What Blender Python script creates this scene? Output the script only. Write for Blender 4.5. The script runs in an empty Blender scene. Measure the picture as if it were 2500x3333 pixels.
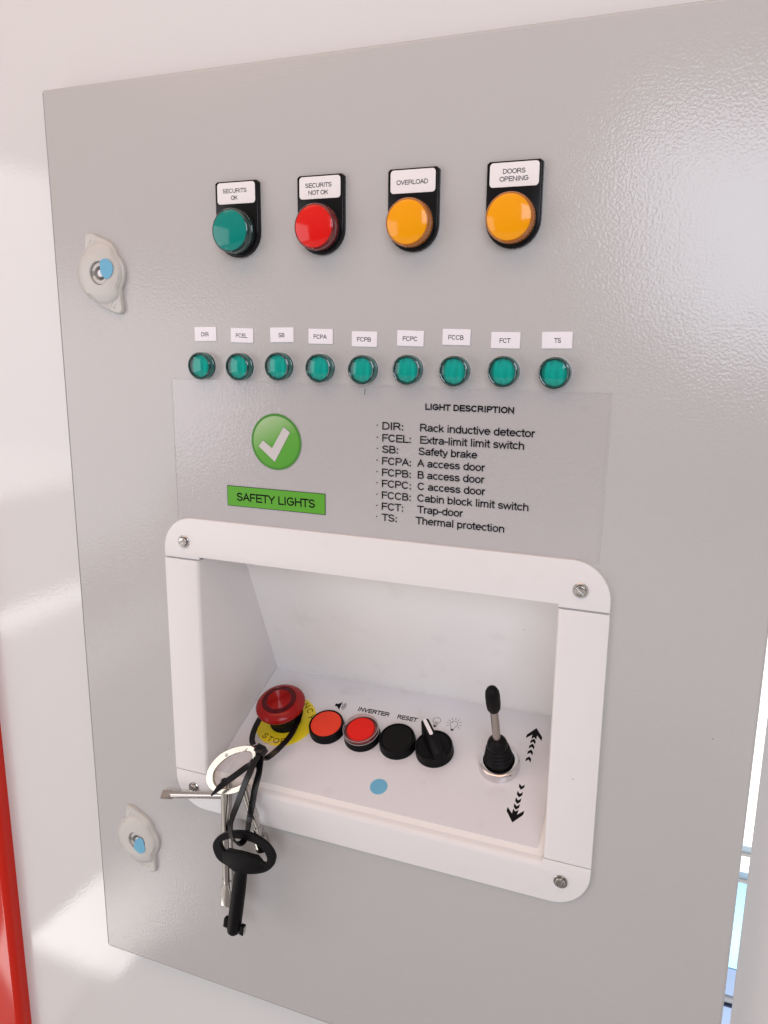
import bpy, bmesh, math, random
from mathutils import Vector, Matrix
random.seed(4)
K = 0.001                                   # everything below is written in millimetres
S = bpy.context.scene
COL = S.collection

# ------------------------------------------------------------------ camera
cd = bpy.data.cameras.new('camera'); cam = bpy.data.objects.new('camera', cd); COL.objects.link(cam)
R_ = [[0.92803246, 0.37239945, 0.00862556],      # rows: image right, image down, view direction
      [0.0881097, -0.19695594, -0.9764451],
      [-0.36192877, 0.90693275, -0.21559351]]
rt, dn, fw = (Vector(r) for r in R_)
up = -dn
cam.matrix_world = Matrix(((rt.x, up.x, -fw.x, 0), (rt.y, up.y, -fw.y, -0.444), (rt.z, up.z, -fw.z, 0), (0, 0, 0, 1)))
cd.sensor_fit = 'VERTICAL'; cd.sensor_height = 24.0; cd.lens = 24.0 * 2569.7 / 3333.0
cd.clip_start = 0.01; cd.clip_end = 100
S.camera = cam

# ------------------------------------------------------------------ ambient light of the cabin, unseen area lamps for daylight openings, wall reflections and warm bounce
W = bpy.data.worlds.new('World'); S.world = W; W.use_nodes = True
nt = W.node_tree; nt.nodes.clear()
o = nt.nodes.new('ShaderNodeOutputWorld'); b = nt.nodes.new('ShaderNodeBackground')
tc = nt.nodes.new('ShaderNodeTexCoord'); sx = nt.nodes.new('ShaderNodeSeparateXYZ'); rp = nt.nodes.new('ShaderNodeValToRGB')
mp = nt.nodes.new('ShaderNodeMapRange'); mp.inputs[1].default_value = -1; mp.inputs[2].default_value = 1
nt.links.new(tc.outputs['Generated'], sx.inputs[0]); nt.links.new(sx.outputs[2], mp.inputs[0]); nt.links.new(mp.outputs[0], rp.inputs[0])
rp.color_ramp.elements[0].position = 0.38; rp.color_ramp.elements[0].color = (0.20, 0.182, 0.20, 1)
rp.color_ramp.elements[1].position = 0.68; rp.color_ramp.elements[1].color = (0.87, 0.75, 0.675, 1)
nt.links.new(rp.outputs[0], b.inputs[0]); b.inputs[1].default_value = 0.56; nt.links.new(b.outputs[0], o.inputs[0])

def lamp(name, loc, look, sx_, sy_, radiance, color):
    l = bpy.data.lights.new(name, 'AREA'); l.shape = 'RECTANGLE'; l.size = sx_; l.size_y = sy_
    l.energy = radiance * math.pi * sx_ * sy_; l.color = color
    ob = bpy.data.objects.new(name, l); COL.objects.link(ob); ob.location = loc
    d = (Vector(look) - Vector(loc)); ob.rotation_euler = d.to_track_quat('-Z', 'Y').to_euler(); return ob
lamp('front_doorway_daylight', (0.85, -2.5, 0.75), (0.85, 0, 0.75), 1.5, 1.0, 5.2, (0.78, 0.86, 1.0))
lamp('side_window_daylight', (-3.0, -2.8, 0.0), (0, -2.8, 0.0), 3.2, 1.5, 2.0, (0.97, 0.95, 1.0))
lamp('wall_band_lamp', (-2.55, -1.8, -1.14), (0, -1.8, -1.14), 2.0, 0.10, 2.6, (1, 0.98, 1.0))  # unseen strip lamp added for the bright band mirrored in the left wall
lamp('floor_patch_lamp', (-1.05, -0.67, -1.19), (-1.05, -0.67, 0), 0.23, 0.30, 3.3, (1, 0.98, 0.95))  # unseen lamp at floor level, added for the bright patch the wall mirrors
lamp('warm_bounce_fill', (-0.5, -0.7, 0.95), (-0.5, -0.35, 0), 1.6, 0.5, 1.5, (1.0, 0.56, 0.36))  # unseen fill lamp added for the warm bounce along the wall top
sun = bpy.data.lights.new('outdoor_sun', 'SUN'); sun.energy = 5; sun.angle = math.radians(1); sun.color = (1, 0.98, 0.95)
so = bpy.data.objects.new('outdoor_sun', sun); COL.objects.link(so); so.rotation_euler = Vector((-0.1, -0.6, -0.75)).to_track_quat('-Z', 'Y').to_euler()

vs = S.view_settings; S.display_settings.display_device = 'sRGB'; vs.view_transform = 'Standard'; vs.look = 'None'; vs.exposure = 0.29; vs.gamma = 1

# ------------------------------------------------------------------ materials
def sset(bs, name, v):
    if name in bs.inputs: bs.inputs[name].default_value = v
def mat(name, col, rough=0.4, metal=0, coat=0, bump=None, dirt=0, spec=0.5, trans=0, ior=1.5, coat_rough=0.05, sub=0, vary=0.02, aniso=0):
    m = bpy.data.materials.new(name); m.use_nodes = True; t = m.node_tree; bs = t.nodes['Principled BSDF']
    sset(bs, 'Base Color', (*col, 1)); sset(bs, 'Roughness', rough); sset(bs, 'Metallic', metal); sset(bs, 'Coat Weight', coat)
    sset(bs, 'Coat Roughness', coat_rough); sset(bs, 'Specular IOR Level', spec); sset(bs, 'Transmission Weight', trans); sset(bs, 'IOR', ior)
    if sub: sset(bs, 'Subsurface Weight', sub); sset(bs, 'Subsurface Scale', 0.004); sset(bs, 'Subsurface Radius', (1, .6, .5))
    tc = t.nodes.new('ShaderNodeTexCoord')
    if vary or dirt:                         # faint unevenness of the paint, a few smudges
        n = t.nodes.new('ShaderNodeTexNoise'); n.inputs['Scale'].default_value = 14; n.inputs['Detail'].default_value = 5
        t.links.new(tc.outputs['Object'], n.inputs['Vector'])
        r = t.nodes.new('ShaderNodeMapRange'); r.inputs[3].default_value = 1 - vary; r.inputs[4].default_value = 1 + vary
        t.links.new(n.outputs['Fac'], r.inputs[0])
        mx = t.nodes.new('ShaderNodeVectorMath'); mx.operation = 'SCALE'; mx.inputs[0].default_value = col
        t.links.new(r.outputs[0], mx.inputs['Scale'])
        last = mx.outputs[0]
        if dirt:
            n2 = t.nodes.new('ShaderNodeTexNoise'); n2.inputs['Scale'].default_value = 48; n2.inputs['Detail'].default_value = 4
            t.links.new(tc.outputs['Object'], n2.inputs['Vector'])
            r2 = t.nodes.new('ShaderNodeMapRange'); r2.inputs[1].default_value = 0.60; r2.inputs[2].default_value = 0.74; r2.inputs[3].default_value = 0; r2.inputs[4].default_value = dirt
            t.links.new(n2.outputs['Fac'], r2.inputs[0])
            v = t.nodes.new('ShaderNodeTexVoronoi'); v.inputs['Scale'].default_value = 40; t.links.new(tc.outputs['Object'], v.inputs['Vector'])
            r3 = t.nodes.new('ShaderNodeMapRange'); r3.inputs[1].default_value = 0.014; r3.inputs[2].default_value = 0.03; r3.inputs[3].default_value = 1; r3.inputs[4].default_value = 0
            t.links.new(v.outputs['Distance'], r3.inputs[0])
            gt = t.nodes.new('ShaderNodeMath'); gt.operation = 'GREATER_THAN'; gt.inputs[1].default_value = 0.86
            sc = t.nodes.new('ShaderNodeSeparateColor'); t.links.new(v.outputs['Color'], sc.inputs[0]); t.links.new(sc.outputs[0], gt.inputs[0])
            ml = t.nodes.new('ShaderNodeMath'); ml.operation = 'MULTIPLY'; t.links.new(gt.outputs[0], ml.inputs[0]); t.links.new(r3.outputs[0], ml.inputs[1])
            mu = t.nodes.new('ShaderNodeMath'); mu.operation = 'MAXIMUM'; t.links.new(r2.outputs[0], mu.inputs[0])
            m7 = t.nodes.new('ShaderNodeMath'); m7.operation = 'MULTIPLY'; m7.inputs[1].default_value = 0.6; t.links.new(ml.outputs[0], m7.inputs[0]); t.links.new(m7.outputs[0], mu.inputs[1])
            mi = t.nodes.new('ShaderNodeMix'); mi.data_type = 'RGBA'; mi.inputs['B'].default_value = (0.25, 0.2, 0.16, 1)
            t.links.new(mu.outputs[0], mi.inputs['Factor']); t.links.new(last, mi.inputs['A']); last = mi.outputs['Result']
        t.links.new(last, bs.inputs['Base Color'])
    if bump:                                 # (cell size mm, depth mm, second)
        n = t.nodes.new('ShaderNodeTexNoise'); n.inputs['Scale'].default_value = 1000.0 / bump[0]; n.inputs['Detail'].default_value = 1.2; n.inputs['Roughness'].default_value = 0.4
        t.links.new(tc.outputs['Object'], n.inputs['Vector'])
        bp = t.nodes.new('ShaderNodeBump'); bp.inputs['Strength'].default_value = 1; bp.inputs['Distance'].default_value = bump[1] * K
        t.links.new(n.outputs['Fac'], bp.inputs['Height']); t.links.new(bp.outputs[0], bs.inputs['Normal'])
        if coat: t.links.new(bp.outputs[0], bs.inputs['Coat Normal'])
    return m

M = {}
M['door'] = mat('grey_textured_paint', (0.475, 0.468, 0.468), 0.15, bump=(1.5, 0.11), spec=0.5, dirt=0.015, vary=0.012)
M['wall'] = mat('glossy_white_paint', (0.685, 0.68, 0.682), 0.045, bump=(1.7, 0.035), vary=0.01)
M['frame'] = mat('white_powder_paint', (0.76, 0.742, 0.745), 0.3, bump=(4, 0.004), dirt=0.03, vary=0.012)
M['recess'] = mat('white_tray_paint', (0.88, 0.86, 0.845), 0.3, bump=(5, 0.006), dirt=0.08, vary=0.02)
M['overlay'] = mat('white_printed_overlay', (0.71, 0.695, 0.72), 0.25, dirt=0.12, vary=0.02)
M['red_paint'] = mat('glossy_red_paint', (0.62, 0.018, 0.007), 0.1, spec=0.35, bump=(1.8, 0.02))
M['black'] = mat('black_plastic', (0.004, 0.004, 0.005), 0.42, spec=0.13, bump=(0.9, 0.01))
M['black_gloss'] = mat('glossy_black_plastic', (0.004, 0.004, 0.005), 0.2, spec=0.22)
M['black_matt'] = mat('matt_black_rubber', (0.004, 0.0035, 0.004), 0.5, spec=0.15, bump=(0.7, 0.01))
M['tie'] = mat('black_nylon', (0.004, 0.004, 0.005), 0.25, spec=0.3)
M['card'] = mat('white_card', (0.82, 0.79, 0.80), 0.45, vary=0.005)
M['paper'] = mat('white_laminate', (0.83, 0.80, 0.85), 0.3, vary=0.005)
M['ink'] = mat('black_ink', (0.005, 0.004, 0.005), 0.5, vary=0, spec=0.12)
M['ink_soft'] = mat('dark_grey_ink', (0.045, 0.042, 0.05), 0.45, vary=0)
M['green_print'] = mat('green_print', (0.085, 0.36, 0.012), 0.35, vary=0.1)
M['teal_lens'] = mat('teal_lens_plastic', (0.0, 0.225, 0.19), 0.11, spec=0.35)
M['teal_bright'] = mat('bright_teal_lens_plastic', (0.0, 0.30, 0.225), 0.22, spec=0.4)
M['teal_dark'] = mat('dark_teal_lens_rim', (0.0, 0.035, 0.035), 0.12, coat=0.6)
M['teal_side'] = mat('deep_teal_lens_barrel', (0.0, 0.13, 0.115), 0.15, coat=0.6)
M['red_lens'] = mat('red_lens_plastic', (0.70, 0.008, 0.005), 0.11, spec=0.35)
M['red_side'] = mat('deep_red_lens_rim', (0.17, 0.006, 0.008), 0.15, coat=0.5)
M['amber_lens'] = mat('amber_lens_plastic', (0.86, 0.34, 0.0), 0.11, spec=0.35)
M['amber_side'] = mat('deep_amber_lens_rim', (0.42, 0.13, 0.008), 0.15, coat=0.5)
M['orange_cap'] = mat('orange_red_cap', (0.74, 0.05, 0.02), 0.5, spec=0.25)
M['red_cap'] = mat('bright_red_cap', (0.72, 0.012, 0.006), 0.45, spec=0.25)
M['estop'] = mat('translucent_red_plastic', (0.27, 0.003, 0.003), 0.2, spec=0.3)
M['estop_dark'] = mat('dark_red_plastic', (0.075, 0.002, 0.004), 0.2, spec=0.25)
M['yellow'] = mat('yellow_label_plastic', (0.80, 0.62, 0.012), 0.4, vary=0.02)
M['chrome'] = mat('polished_chrome', (0.72, 0.70, 0.71), 0.10, metal=1, vary=0.04)
M['zinc'] = mat('zinc_plated_steel', (0.50, 0.48, 0.465), 0.16, metal=1, bump=(1.5, 0.003), vary=0.12)
M['cast'] = mat('cast_zinc', (0.47, 0.445, 0.38), 0.2, metal=1, bump=(1.6, 0.05), vary=0.12)
M['steel'] = mat('brushed_steel', (0.42, 0.38, 0.35), 0.28, metal=1, bump=(0.8, 0.01), vary=0.15)
M['ring_white'] = mat('pale_bezel_plastic', (0.75, 0.74, 0.76), 0.3)
M['ring_grey'] = mat('pale_light_line', (0.42, 0.38, 0.39), 0.2)
M['bezel'] = mat('grey_bezel_metal', (0.55, 0.54, 0.56), 0.25)
M['lock'] = mat('ivory_grey_plastic', (0.555, 0.54, 0.515), 0.38, vary=0.015)
M['lock_dark'] = mat('grey_plastic', (0.22, 0.215, 0.20), 0.45)
M['blue'] = mat('light_blue_sticker', (0.14, 0.42, 0.62), 0.5)
M['concrete'] = mat('pale_concrete', (0.8, 0.79, 0.77), 0.8, vary=0.05)
M['ground'] = mat('grey_concrete', (0.36, 0.35, 0.34), 0.8, vary=0.1)
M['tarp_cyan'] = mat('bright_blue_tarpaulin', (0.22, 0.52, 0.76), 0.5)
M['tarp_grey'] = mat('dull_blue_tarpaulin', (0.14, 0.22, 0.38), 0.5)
M['tarp_dark'] = mat('dark_blue_strap', (0.01, 0.02, 0.05), 0.5)
M['light_blue'] = mat('pale_blue_paint', (0.45, 0.58, 0.70), 0.5)

def glassy(name, tint, fac, rough, bump=None):
    m = bpy.data.materials.new(name); m.use_nodes = True; t = m.node_tree; t.nodes.clear()
    o = t.nodes.new('ShaderNodeOutputMaterial'); mx = t.nodes.new('ShaderNodeMixShader'); tr = t.nodes.new('ShaderNodeBsdfTransparent'); g = t.nodes.new('ShaderNodeBsdfGlossy')
    tr.inputs[0].default_value = (*tint, 1); g.inputs['Roughness'].default_value = rough; g.inputs['Color'].default_value = (1, 1, 1, 1)
    fr = t.nodes.new('ShaderNodeFresnel'); fr.inputs['IOR'].default_value = fac
    ge = t.nodes.new('ShaderNodeNewGeometry'); om = t.nodes.new('ShaderNodeMath'); om.operation = 'SUBTRACT'; om.inputs[0].default_value = 1; mm = t.nodes.new('ShaderNodeMath'); mm.operation = 'MULTIPLY'
    t.links.new(ge.outputs['Backfacing'], om.inputs[1]); t.links.new(om.outputs[0], mm.inputs[0]); t.links.new(fr.outputs[0], mm.inputs[1])   # no inner reflection on the thin sheet
    t.links.new(mm.outputs[0], mx.inputs[0]); t.links.new(tr.outputs[0], mx.inputs[1]); t.links.new(g.outputs[0], mx.inputs[2]); t.links.new(mx.outputs[0], o.inputs[0])
    if bump:
        tc = t.nodes.new('ShaderNodeTexCoord'); n = t.nodes.new('ShaderNodeTexNoise'); n.inputs['Scale'].default_value = 1000 / bump[0]; n.inputs['Detail'].default_value = 1.0
        t.links.new(tc.outputs['Object'], n.inputs['Vector']); bp = t.nodes.new('ShaderNodeBump'); bp.inputs['Distance'].default_value = bump[1] * K; bp.inputs['Strength'].default_value = 1
        t.links.new(n.outputs['Fac'], bp.inputs['Height']); t.links.new(bp.outputs[0], g.inputs['Normal'])
    return m
M['film'] = glassy('clear_adhesive_film', (0.975, 0.965, 0.975), 1.45, 0.10, (2.2, 0.14))
M['clear'] = glassy('clear_plastic', (0.88, 0.80, 0.80), 1.5, 0.06)
M['teal_glass'] = glassy('clear_teal_plastic', (0.02, 0.80, 0.74), 1.45, 0.06)
M['diffuser'] = mat('teal_ribbed_diffuser', (0.02, 0.50, 0.47), 0.3, spec=0.4)
M['filament'] = mat('clear_nylon_thread', (0.8, 0.78, 0.74), 0.25, trans=0.5)

def badge_material():                      # flat print: green disc printed with a paler upper left part
    m = mat('green_badge_print', (0.1, 0.4, 0.03), 0.35, vary=0); t = m.node_tree; bs = t.nodes['Principled BSDF']
    tc = t.nodes.new('ShaderNodeTexCoord'); s = t.nodes.new('ShaderNodeSeparateXYZ'); t.links.new(tc.outputs['Object'], s.inputs[0])
    a = t.nodes.new('ShaderNodeMath'); a.operation = 'MULTIPLY_ADD'; a.inputs[1].default_value = -0.5; t.links.new(s.outputs[0], a.inputs[0]); t.links.new(s.outputs[1], a.inputs[2])
    r = t.nodes.new('ShaderNodeValToRGB'); mr = t.nodes.new('ShaderNodeMapRange'); mr.inputs[1].default_value = -0.018; mr.inputs[2].default_value = 0.02
    t.links.new(a.outputs[0], mr.inputs[0]); t.links.new(mr.outputs[0], r.inputs[0])
    e = r.color_ramp.elements; e[0].position = 0; e[0].color = (0.065, 0.32, 0.012, 1); e[1].position = 1; e[1].color = (0.36, 0.52, 0.27, 1)
    n = e.new(0.45); n.color = (0.09, 0.34, 0.025, 1)
    t.links.new(r.outputs[0], bs.inputs['Base Color']); return m
M['badge'] = badge_material()
M['badge_rim'] = mat('dark_green_print', (0.045, 0.23, 0.012), 0.35)

# ------------------------------------------------------------------ helpers
DOOR = Matrix.Rotation(math.radians(90), 4, 'X')                     # local x, height, outward  -> world
FLOORM = Matrix.Translation(Vector((0, 104, -273)) * K) @ Matrix.Rotation(math.atan2(0.41129, 0.91150), 4, 'X')   # local x, -u (towards the back), height

def link(o, parent=None):
    COL.objects.link(o)
    if parent: o.parent = parent
    return o
def tag(o, label=None, cat=None, group=None, kind=None):
    for k_, v in (('label', label), ('category', cat), ('group', group), ('kind', kind)):
        if v: o[k_] = v
    return o
def empty(name, label, cat, frame, x, y, h=0, rot=0, group=None):
    o = link(bpy.data.objects.new(name, None)); o.empty_display_size = 0.01
    o.matrix_world = frame @ Matrix.Translation(Vector((x, y, h)) * K) @ Matrix.Rotation(math.radians(rot), 4, 'Z')
    return tag(o, label, cat, group)
def finish(name, bm, m, parent=None, smooth=35, frame=None):
    bmesh.ops.recalc_face_normals(bm, faces=bm.faces)
    me = bpy.data.meshes.new(name); bm.to_mesh(me); bm.free(); me.transform(Matrix.Scale(K, 4)); me.materials.append(m)
    for p in me.polygons: p.use_smooth = True
    me.set_sharp_from_angle(angle=math.radians(smooth))
    o = bpy.data.objects.new(name, me)
    link(o, parent)
    if frame is not None: o.matrix_world = frame
    return o
def lathe(prof, seg=48, bm=None, c=(0, 0, 0), knurl=None):
    bm = bm or bmesh.new(); rings = []
    for i, (r, h) in enumerate(prof):
        if r < 1e-6: rings.append([bm.verts.new((c[0], c[1], c[2] + h))]); continue
        rr = []
        for k_ in range(seg):
            a = 2 * math.pi * k_ / seg; q = r
            if knurl and i in knurl: q = r + (0.22 if k_ % 2 else -0.12)
            rr.append(bm.verts.new((c[0] + q * math.cos(a), c[1] + q * math.sin(a), c[2] + h)))
        rings.append(rr)
    for A, B in zip(rings, rings[1:]):
        for k_ in range(seg):
            j = (k_ + 1) % seg
            if len(A) == 1 and len(B) == 1: continue
            if len(A) == 1: bm.faces.new((A[0], B[k_], B[j]))
            elif len(B) == 1: bm.faces.new((A[k_], A[j], B[0]))
            else: bm.faces.new((A[k_], A[j], B[j], B[k_]))
    return bm
def prism(pts, h0, h1, bev=0.0, seg=2, bm=None, holes=None):
    bm2 = bmesh.new()
    vs_ = [bm2.verts.new((x, y, h0)) for x, y in pts]; f = bm2.faces.new(vs_)
    r = bmesh.ops.extrude_face_region(bm2, geom=[f]); top = [v for v in r['geom'] if isinstance(v, bmesh.types.BMVert)]
    for v in top: v.co.z = h1
    if bev:
        es = [e for e in bm2.edges if all(abs(v.co.z - h1) < 1e-6 for v in e.verts)]
        bmesh.ops.bevel(bm2, geom=es, offset=bev, segments=seg, profile=0.5, affect='EDGES')
    if bm is None: return bm2
    me = bpy.data.meshes.new('t'); bm2.to_mesh(me); bm2.free(); bm.from_mesh(me); bpy.data.meshes.remove(me); return bm
def rrect(x0, y0, x1, y1, r, n=5, corners='abcd'):
    pts = []
    for key, cx, cy, a0 in (('a', x1 - r, y1 - r, 0), ('b', x0 + r, y1 - r, 90), ('c', x0 + r, y0 + r, 180), ('d', x1 - r, y0 + r, 270)):
        if key in corners:
            for i in range(n + 1):
                a = math.radians(a0 + 90 * i / n); pts.append((cx + r * math.cos(a), cy + r * math.sin(a)))
        else: pts.append({'a': (x1, y1), 'b': (x0, y1), 'c': (x0, y0), 'd': (x1, y0)}[key])
    return pts
def box(x0, y0, z0, x1, y1, z1, bev=0, bm=None, seg=2):
    bm2 = bmesh.new(); bmesh.ops.create_cube(bm2, size=1)
    for v in bm2.verts: v.co = Vector(((x0 + x1) / 2 + v.co.x * (x1 - x0), (y0 + y1) / 2 + v.co.y * (y1 - y0), (z0 + z1) / 2 + v.co.z * (z1 - z0)))
    if bev: bmesh.ops.bevel(bm2, geom=bm2.edges[:], offset=bev, segments=seg, profile=0.5, affect='EDGES')
    if bm is None: return bm2
    me = bpy.data.meshes.new('t'); bm2.to_mesh(me); bm2.free(); bm.from_mesh(me); bpy.data.meshes.remove(me); return bm
def smooth_path(P_, n=6, closed=False):
    P_ = [Vector(p) for p in P_]; out = []; N = len(P_)
    rng = range(N if closed else N - 1)
    for i in rng:
        p1, p2 = P_[i], P_[(i + 1) % N]
        p0 = P_[(i - 1) % N] if (closed or i > 0) else p1 * 2 - p2
        p3 = P_[(i + 2) % N] if (closed or i < N - 2) else p2 * 2 - p1
        for k_ in range(n):
            t = k_ / n
            out.append(0.5 * ((2 * p1) + (p2 - p0) * t + (2 * p0 - 5 * p1 + 4 * p2 - p3) * t * t + (3 * p1 - p0 - 3 * p2 + p3) * t ** 3))
    if not closed: out.append(P_[-1])
    return out
def sweep(path, section, ref=None, closed=False, bm=None, taper=None, serr=None):
    """section: list of (a, b); a along the side vector, b along the normal; ref gives the normal direction"""
    bm = bm or bmesh.new(); rings = []; N = len(path); prev = None
    for i, p in enumerate(path):
        q0 = path[(i - 1) % N] if (closed or i > 0) else p; q1 = path[(i + 1) % N] if (closed or i < N - 1) else p
        t = (q1 - q0).normalized()
        rf = ref(i / max(1, N - 1)) if callable(ref) else (Vector(ref) if ref else (prev or (Vector((0, 0, 1)) if abs(t.z) < 0.9 else Vector((1, 0, 0)))))
        n = (rf - t * rf.dot(t)).normalized(); prev = n; s = t.cross(n)
        k_ = taper(i / max(1, N - 1)) if taper else 1
        ring = []
        for a, b_ in section:
            bb = b_ + (0.25 if (serr and b_ > 0 and i % 2) else 0)
            ring.append(bm.verts.new(p + s * a * k_ + n * bb))
        rings.append(ring)
    m_ = len(section)
    for i in range(N if closed else N - 1):
        A, B = rings[i], rings[(i + 1) % N]
        for j in range(m_): bm.faces.new((A[j], A[(j + 1) % m_], B[(j + 1) % m_], B[j]))
    if not closed:
        bm.faces.new(rings[0][::-1]); bm.faces.new(rings[-1])
    return bm
def circ(r, n=12): return [(r * math.cos(2 * math.pi * i / n), r * math.sin(2 * math.pi * i / n)) for i in range(n)]
def rod(p0, p1, r, n=16, bm=None): return sweep([Vector(p0), Vector(p1)], circ(r, n), bm=bm)

# plain grotesque lettering drawn as strokes (cap height 1); every glyph: advance width, list of centre lines
def el(cx, cy, rx, ry, a0, a1, n=12):
    return [(cx + rx * math.cos(math.radians(a0 + (a1 - a0) * i / n)), cy + ry * math.sin(math.radians(a0 + (a1 - a0) * i / n))) for i in range(n + 1)]
def ring_(cx, cy, rx, ry): return el(cx, cy, rx, ry, 0, 360, 24)
X_ = 0.72
G_ = {
 'A': (.93, [[(.05, 0), (.465, 1), (.88, 0)], [(.19, .36), (.74, .36)]]),
 'B': (.93, [[(.52, .53), (.13, .53), (.13, 1), (.50, 1)] + el(.50, .765, .25, .235, 90, -90), [(.13, .53), (.13, 0), (.53, 0)] + el(.53, .265, .30, .265, -90, 90)]),
 'C': (1.01, [el(.51, .5, .42, .5, 38, 322, 22)]),
 'D': (1.01, [[(.13, 0), (.13, 1), (.45, 1)] + el(.45, .5, .46, .5, 90, -90, 16) + [(.13, 0)]]),
 'E': (.93, [[(.84, 1), (.14, 1), (.14, 0), (.86, 0)], [(.14, .52), (.80, .52)]]),
 'F': (.85, [[(.78, 1), (.14, 1), (.14, 0)], [(.14, .50), (.70, .50)]]),
 'G': (1.09, [el(.54, .5, .45, .5, 42, 320, 22) + [(.97, .24), (.97, .47), (.58, .47)]]),
 'H': (1.01, [[(.13, 0), (.13, 1)], [(.88, 0), (.88, 1)], [(.13, .53), (.88, .53)]]),
 'I': (.39, [[(.195, 0), (.195, 1)]]),
 'K': (.93, [[(.13, 0), (.13, 1)], [(.84, 1), (.13, .36)], [(.40, .60), (.88, 0)]]),
 'L': (.78, [[(.13, 1), (.13, 0), (.74, 0)]]),
 'M': (1.16, [[(.12, 0), (.12, 1), (.58, .06), (1.04, 1), (1.04, 0)]]),
 'N': (1.01, [[(.13, 0), (.13, 1), (.88, 0), (.88, 1)]]),
 'O': (1.09, [ring_(.545, .5, .46, .5)]),
 'P': (.93, [[(.13, 0), (.13, 1), (.54, 1)] + el(.54, .73, .29, .27, 90, -90) + [(.13, .46)]]),
 'R': (1.01, [[(.13, 0), (.13, 1), (.56, 1)] + el(.56, .745, .29, .255, 90, -90) + [(.13, .49)], [(.52, .49), (.70, .36), (.93, 0)]]),
 'S': (.93, [el(.46, .745, .33, .255, 22, 190, 12) + [(.17, .63), (.30, .54), (.60, .46)] + el(.46, .265, .36, .265, 25, -168, 14)]),
 'T': (.85, [[(.03, 1), (.82, 1)], [(.425, 1), (.425, 0)]]),
 'U': (1.01, [[(.13, 1), (.13, .36)] + el(.505, .36, .375, .36, 180, 360, 14) + [(.88, 1)]]),
 'V': (.93, [[(.05, 1), (.465, 0), (.88, 1)]]),
 'Y': (.93, [[(.04, 1), (.465, .43), (.89, 1)], [(.465, .43), (.465, 0)]]),
 'a': (.78, [el(.39, .52, .26, .20, 165, 20, 9) + [(.64, .50), (.64, .12), (.70, 0)], [(.64, .42), (.36, .37)] + el(.32, .19, .23, .18, 95, 285, 10) + [(.52, .06), (.64, .20)]]),
 'b': (.78, [[(.12, 0), (.12, 1)], ring_(.40, .36, .28, .36)]),
 'c': (.70, [el(.38, .36, .29, .36, 42, 318, 16)]),
 'd': (.78, [[(.66, 0), (.66, 1)], ring_(.38, .36, .28, .36)]),
 'e': (.78, [[(.10, .39), (.69, .39)] + el(.395, .36, .295, .36, 5, 322, 18)]),
 'f': (.39, [[(.18, 0), (.18, .82)] + el(.34, .84, .16, .16, 180, 85, 5), [(.04, X_), (.36, X_)]]),
 'g': (.78, [ring_(.38, .36, .28, .36), [(.66, X_), (.66, -.06)] + el(.38, -.06, .28, .22, 0, -165, 10)]),
 'h': (.78, [[(.13, 0), (.13, 1)], [(.13, .42)] + el(.40, .46, .25, .26, 170, 0, 9) + [(.65, 0)]]),
 'i': (.31, [[(.155, 0), (.155, .66)], [(.155, .985), (.155, 1.0)]]),
 'k': (.70, [[(.12, 0), (.12, 1)], [(.60, X_), (.12, .27)], [(.30, .43), (.65, 0)]]),
 'l': (.31, [[(.155, 0), (.155, 1)]]),
 'm': (1.16, [[(.12, 0), (.12, X_)], [(.12, .46)] + el(.35, .48, .21, .24, 170, 0, 9) + [(.56, 0)], [(.56, .46)] + el(.79, .48, .22, .24, 170, 0, 9) + [(1.01, 0)]]),
 'n': (.78, [[(.13, 0), (.13, X_)], [(.13, .42)] + el(.40, .46, .25, .26, 170, 0, 9) + [(.65, 0)]]),
 'o': (.78, [ring_(.39, .36, .30, .36)]),
 'p': (.78, [[(.12, -.28), (.12, X_)], ring_(.40, .36, .28, .36)]),
 'r': (.465, [[(.13, 0), (.13, X_)], [(.13, .42)] + el(.36, .44, .22, .28, 170, 70, 6)]),
 's': (.70, [el(.35, .53, .24, .19, 25, 195, 9) + [(.16, .43), (.50, .33)] + el(.35, .195, .26, .195, 30, -165, 10)]),
 't': (.39, [[(.18, .95), (.18, .12)] + el(.30, .12, .12, .12, 180, 280, 5), [(.03, X_), (.35, X_)]]),
 'u': (.78, [[(.13, X_), (.13, .26)] + el(.38, .26, .25, .26, 180, 350, 9), [(.65, X_), (.65, 0)]]),
 'v': (.70, [[(.05, X_), (.35, 0), (.65, X_)]]),
 'w': (1.01, [[(.04, X_), (.27, 0), (.505, X_ - .04), (.74, 0), (.97, X_)]]),
 'x': (.70, [[(.05, X_), (.65, 0)], [(.65, X_), (.05, 0)]]),
 'y': (.70, [[(.05, X_), (.36, 0)], [(.65, X_), (.34, -.12)] + el(.19, -.10, .14, .15, -20, -100, 5)]),
 '-': (.465, [[(.06, .37), (.40, .37)]]), ':': (.39, [[(.195, .0), (.195, .06)], [(.195, .60), (.195, .66)]]), ' ': (.39, []),
}
for _k in '2378': G_[_k] = (.78, [el(.39, .74, .27, .26, 160, -60, 8) + [(.12, 0), (.68, 0)]])
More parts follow.
